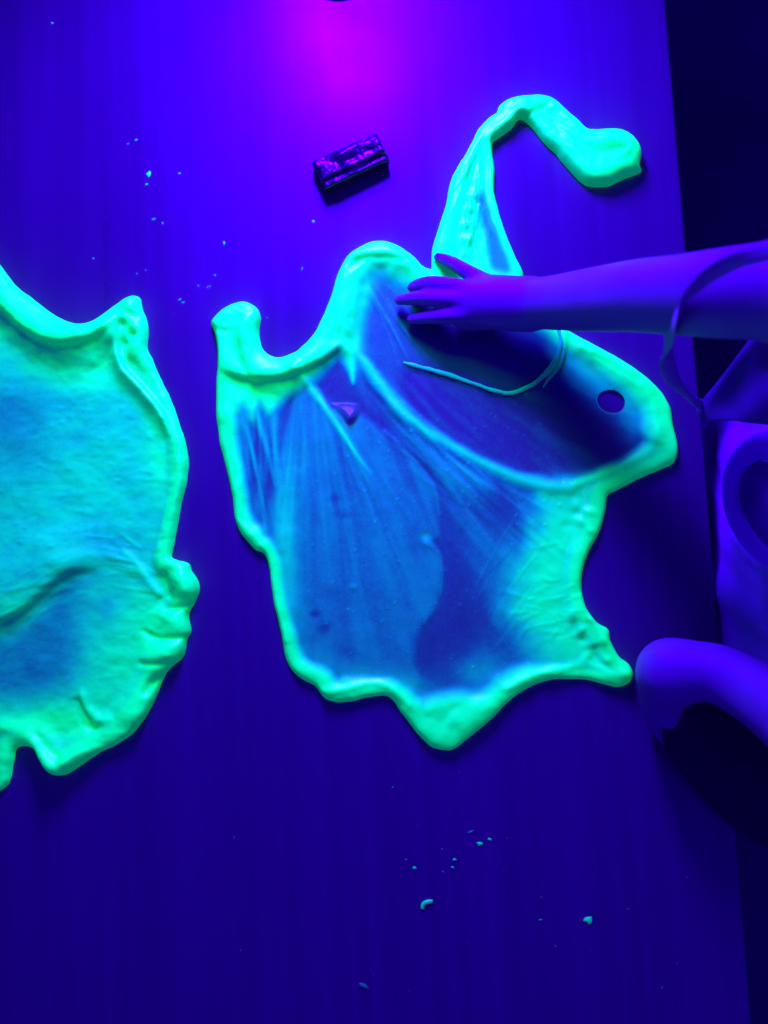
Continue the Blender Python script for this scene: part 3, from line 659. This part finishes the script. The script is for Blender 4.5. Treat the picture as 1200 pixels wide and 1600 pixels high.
# finger nails
def nail(px, py, z, ang, r=.0042):
    vs = []; fs = []; c = P(px, py, z); n1, n2 = 10, 5
    for i in range(n2):
        ph = i / (n2 - 1) * math.pi / 2 * .95
        for k in range(n1):
            th = k / n1 * 6.2832; x = math.cos(th) * math.cos(ph) * r * 1.25; y = math.sin(th) * math.cos(ph) * r * .8; zz = math.sin(ph) * .0011
            vs.append((c[0] + x * math.cos(ang) - y * math.sin(ang), c[1] + x * math.sin(ang) + y * math.cos(ang), c[2] + zz - .25 * x))
    for i in range(n2 - 1):
        for k in range(n1): fs.append((i * n1 + k, i * n1 + (k + 1) % n1, (i + 1) * n1 + (k + 1) % n1, (i + 1) * n1 + k))
    fs.append(tuple(range((n2 - 1) * n1, n2 * n1)))
    o = mesh_obj('fingernail', vs, fs, MNAIL, None, True); o.parent = body; return o
for a in ((688, 402, .0172, -.45), (648, 447, .0180, .1), (628, 468, .0175, .02), (647, 498, .0165, .05)): nail(*a)

def garment():
    f = Field((.28, -.34, -.40), (.72, .22, .20), .005)
    c = lambda x, y, z: np.array([x, y, z], float)
    # trunk of the dress: overlapping rounded columns, leaning on the table edge
    for yy, r in ((.06, .085), (-.02, .105), (-.10, .110), (-.16, .10), (-.21, .085)):
        f.chain([(c(.500, yy, -.40), r + .035), (c(.478, yy, -.12), r + .012), (c(.470, yy, .00), r), (c(.50, yy, .12), r * .85)], .05)
    g = f.g; ax = [f.lo[i] + f.h * np.arange(f.n[i]) for i in range(3)]; X, Y, Z = np.meshgrid(*ax, indexing='ij')
    fold = np.sin(Y * 140 + Z * 70 + 3 * np.sin(Z * 40 + Y * 25)) * .0016 + np.sin(Y * 75 + Z * 30 + 2.5 * np.sin(Z * 14 + Y * 9)) * .0025 + np.sin(Y * 33 - Z * 42 + 1) * .0022
    f.g = (g + fold).astype(np.float32)
    return f.mesh()
v, F = garment()
dress = mesh_obj('dress', v, F, MCLOTH, None, True); dress.parent = person; dress.location = -person.location
sk = dress.modifiers.new('smooth', 'SMOOTH'); sk.factor = .5; sk.iterations = 6

def ribbon(name, pts, m, th=.0012, n=8):
    """pts: px, py, z, half width (m), twist"""
    p = catmull(pts, n, False); w3 = P(p[:, 0], p[:, 1], p[:, 2]); vs = []; fs = []
    for i, c in enumerate(w3):
        t = w3[min(i + 1, len(w3) - 1)] - w3[max(i - 1, 0)]; t /= np.linalg.norm(t)
        a = np.cross(t, [0, 0, 1.]); a /= np.linalg.norm(a); b = np.cross(a, t); tw = p[i, 4]
        u = a * math.cos(tw) + b * math.sin(tw); nn = -a * math.sin(tw) + b * math.cos(tw)
        for k in range(10):
            thh = k / 10 * 6.2832; vs.append(c + u * math.cos(thh) * p[i, 3] + nn * math.sin(thh) * th)
    L_ = len(w3)
    for i in range(L_ - 1):
        for k in range(10): fs.append((i * 10 + k, i * 10 + (k + 1) % 10, (i + 1) * 10 + (k + 1) % 10, (i + 1) * 10 + k))
    fs.append(tuple(range(10))[::-1]); fs.append(tuple(range((L_ - 1) * 10, L_ * 10)))
    o = mesh_obj(name, vs, fs, m, None, True); o.parent = person; o.location = -person.location; return o
st = ribbon('shoulder_strap', [(1260,374,.315,.007,.2),(1200,392,.298,.007,.2),(1150,406,.284,.007,.5),(1105,432,.266,.0085,.8),(1072,470,.243,.0095,.9),(1048,515,.195,.0095,.7),(1040,552,.135,.009,-.2),(1050,590,.095,.007,-.6),(1075,618,.075,.004,-.9),(1094,632,.062,.005,-.4),(1120,640,.05,.006,0)], MSTRAP)
tag(st, 'loose strap hanging in a loop around the reaching arm')
# bib front pieces
def panel(name, A, B, m, th=.002, n=10):
    """sheet between two traced edges A and B (px, py, z)"""
    A = catmull(A, 6, False); B = catmull(B, 6, False); k = min(len(A), len(B)); vs = []; fs = []
    for side in (0, -th):
        for i in range(k):
            for j in range(n + 1):
                t = j / n; p = A[i] * (1 - t) + B[i] * t
                w_ = P(p[0], p[1], p[2]) + np.array([0, 0, side + .005 * math.sin(t * 7 + i * .25) * math.sin(t * math.pi) + .0018 * math.sin(t * 19 - i * .4)]); vs.append(w_)
    q = lambda s, i, j: s * k * (n + 1) + i * (n + 1) + j
    for i in range(k - 1):
        for j in range(n):
            fs.append((q(0, i, j), q(0, i + 1, j), q(0, i + 1, j + 1), q(0, i, j + 1))); fs.append((q(1, i, j), q(1, i, j + 1), q(1, i + 1, j + 1), q(1, i + 1, j)))
    for i in range(k - 1):
        fs.append((q(0, i, 0), q(1, i, 0), q(1, i + 1, 0), q(0, i + 1, 0))); fs.append((q(0, i, n), q(0, i + 1, n), q(1, i + 1, n), q(1, i, n)))
    for j in range(n):
        fs.append((q(0, 0, j), q(0, 0, j + 1), q(1, 0, j + 1), q(1, 0, j))); fs.append((q(0, k - 1, j), q(1, k - 1, j), q(1, k - 1, j + 1), q(0, k - 1, j + 1)))
    o = mesh_obj(name, vs, fs, m, None, True); o.parent = person; o.location = -person.location; return o
bib = panel('bib', [(1230,462,.16),(1180,520,.125),(1130,585,.09),(1092,635,.06),(1096,655,.055)], [(1300,520,.16),(1290,560,.14),(1280,600,.13),(1270,640,.12),(1270,668,.115)], MDARK)  # flap's dark tone carries the shadow of the reaching arm
tag(bib, 'pointed bib flap of the dress, arm shadow in its dark colour')
for pts in ([(1290,672,.14,.016,.3),(1215,690,.115,.016,.4),(1172,706,.10,.015,.5),(1146,742,.088,.013,.5),(1146,795,.082,.012,.4),(1172,845,.085,.011,.3),(1215,885,.095,.010,.2)],):
    ribbon('dress_trim', pts, MCLOTH, .003)
inner = panel('opening_shade', [(1260,700,.094),(1170,716,.088),(1148,762,.080),(1158,806,.078),(1190,862,.084)], [(1300,740,.125),(1290,760,.125),(1285,790,.125),(1285,820,.122),(1290,850,.122)], MDARK); tag(inner, 'dark cloth panel for the shade inside the curved dress trim')  # solid dark panel put in for the shade within the trim
fold_ = panel('shaded_cloth_panel', [(1040,1070,.050),(1036,1125,.042),(1040,1170,.034),(1080,1225,.026),(1150,1295,.018),(1230,1345,.012)], [(1260,1080,.05),(1270,1130,.052),(1280,1170,.05),(1290,1230,.045),(1300,1300,.035),(1300,1360,.02)], MDEEPSHADE); tag(fold_, 'dark cloth hanging below the bent arm, arm shadow in its colour')  # cloth panel coloured near black to hold the bent arm's shadow

# ------------------------------------------------------------------ glossy black block near the glare
def block():
    c = V(549, 262); ang = math.atan2(V(597, 213).y - V(488, 262).y, V(597, 213).x - V(488, 262).x)
    root = empty('plastic_block', c); root.rotation_euler = (0, 0, ang)
    tag(root, 'small glossy black block with faceted top on the table below the magenta glare', 'block')
    def rbox(name, cx, cy, cz, sx, sy, sz, b, tilt=(0, 0, 0), m=MBLACK):
        import bmesh
        bm = bmesh.new(); bmesh.ops.create_cube(bm, size=1)
        for v_ in bm.verts: v_.co = Vector((v_.co.x * sx, v_.co.y * sy, v_.co.z * sz))
        bmesh.ops.bevel(bm, geom=bm.edges[:], offset=b, segments=3, profile=.6, affect='EDGES')
        me = bpy.data.meshes.new(name); bm.to_mesh(me); bm.free(); me.shade_smooth(); me.materials.append(m)
        o = bpy.data.objects.new(name, me); COL.objects.link(o); o.parent = root; o.location = (cx, cy, cz); o.rotation_euler = tilt; return o
    # crumpled glossy body: creased pillow tops over a squared case
    nx_, ny_ = 64, 30; lx, ly = .077, .033; rg = np.random.RandomState(12)
    gx, gy = np.meshgrid(np.linspace(-1, 1, nx_), np.linspace(-1, 1, ny_))
    top = np.full(gx.shape, .0)
    for cx, w_, hh, tx, ty in ((-.66, .36, .0024, .001, -.0010), (.02, .46, .0034, -.002, -.0006), (.62, .40, .0046, .003, -.0014)):
        q = np.maximum(np.abs(gx - cx) / w_, np.abs(gy - .12) / .74)
        top = np.maximum(top, (hh + tx * (gx - cx) + ty * gy) * (1 - np.clip((q - .55) / .45, 0, 1) ** 2) * (q < 1))
    cr = np.full(gx.shape, 1e9)
    for _ in range(16):
        a, b, c_ = rg.uniform(-1, 1), rg.uniform(-1, 1), rg.uniform(-.8, .8); cr = np.minimum(cr, np.abs(a * gx + b * gy * .5 + c_))
    top += .0026 * np.clip(cr * 4, 0, 1) + .0052 * vnoise(gx * 3.2 + 9, gy * 1.8 + 9, 5, 3)
    edge_ = np.clip((1 - np.maximum(np.abs(gx) ** 1.0, np.abs(gy))) / .10, 0, 1); edge_ = np.sqrt(1 - (1 - edge_) ** 2)
    X_ = gx * lx / 2 * (1 + .015 * vnoise(gx * 3, gy * 3 + 20, 8, 2)); Y_ = gy * ly / 2 * (1 + .05 * vnoise(gx * 3 + 5, gy, 9, 2))
    Z_ = .013 + (.0035 + top) * edge_
    vs = np.stack([X_, Y_, Z_], -1).reshape(-1, 3).tolist(); fs = [(r0 * nx_ + c0, r0 * nx_ + c0 + 1, (r0 + 1) * nx_ + c0 + 1, (r0 + 1) * nx_ + c0) for r0 in range(ny_ - 1) for c0 in range(nx_ - 1)]
    ring = [c0 for c0 in range(nx_)] + [r0 * nx_ + nx_ - 1 for r0 in range(1, ny_)] + [(ny_ - 1) * nx_ + c0 for c0 in range(nx_ - 2, -1, -1)] + [r0 * nx_ for r0 in range(ny_ - 2, 0, -1)]
    lid = mesh_obj('lid', vs, fs, MBLACK, None, True); lid.parent = root
    vs2 = []; fs2 = []; m_ = len(ring)
    for lev, (zz, inset) in enumerate(((.0129, .996), (.007, .985), (.001, .97), (.0002, .95))):
        for k in ring: vs2.append((vs[k][0] * inset, vs[k][1] * inset, zz))
    for lev in range(3):
        for k in range(m_): fs2.append((lev * m_ + k, (lev + 1) * m_ + k, (lev + 1) * m_ + (k + 1) % m_, lev * m_ + (k + 1) % m_))
    fs2.append(tuple(range(3 * m_, 4 * m_)))
    case = mesh_obj('case', vs2, fs2, MBLACK, None, False); case.parent = root
    rbox('ridge', .004, -.0148, .0165, .058, .0022, .0022, .0008, (.1, 0, .03))
block()

# dark edge of something cut off by the top of the photo
import bmesh
bm = bmesh.new(); bmesh.ops.create_cone(bm, cap_ends=True, segments=32, radius1=.040, radius2=.036, depth=.005)
bmesh.ops.bevel(bm, geom=[e for e in bm.edges], offset=.001, segments=2, affect='EDGES')
me = bpy.data.meshes.new('cut_off_disc'); bm.to_mesh(me); bm.free(); me.shade_smooth(); me.materials.append(m_plain('violet_plastic', (.09, .04, .12), .5, .4))
disc = bpy.data.objects.new('round_edge', me); COL.objects.link(disc); disc.location = V(528, -50) + Vector((0, 0, .0027))
tag(disc, 'rounded dark edge of something cut off by the top edge, in the magenta glare', 'stand')
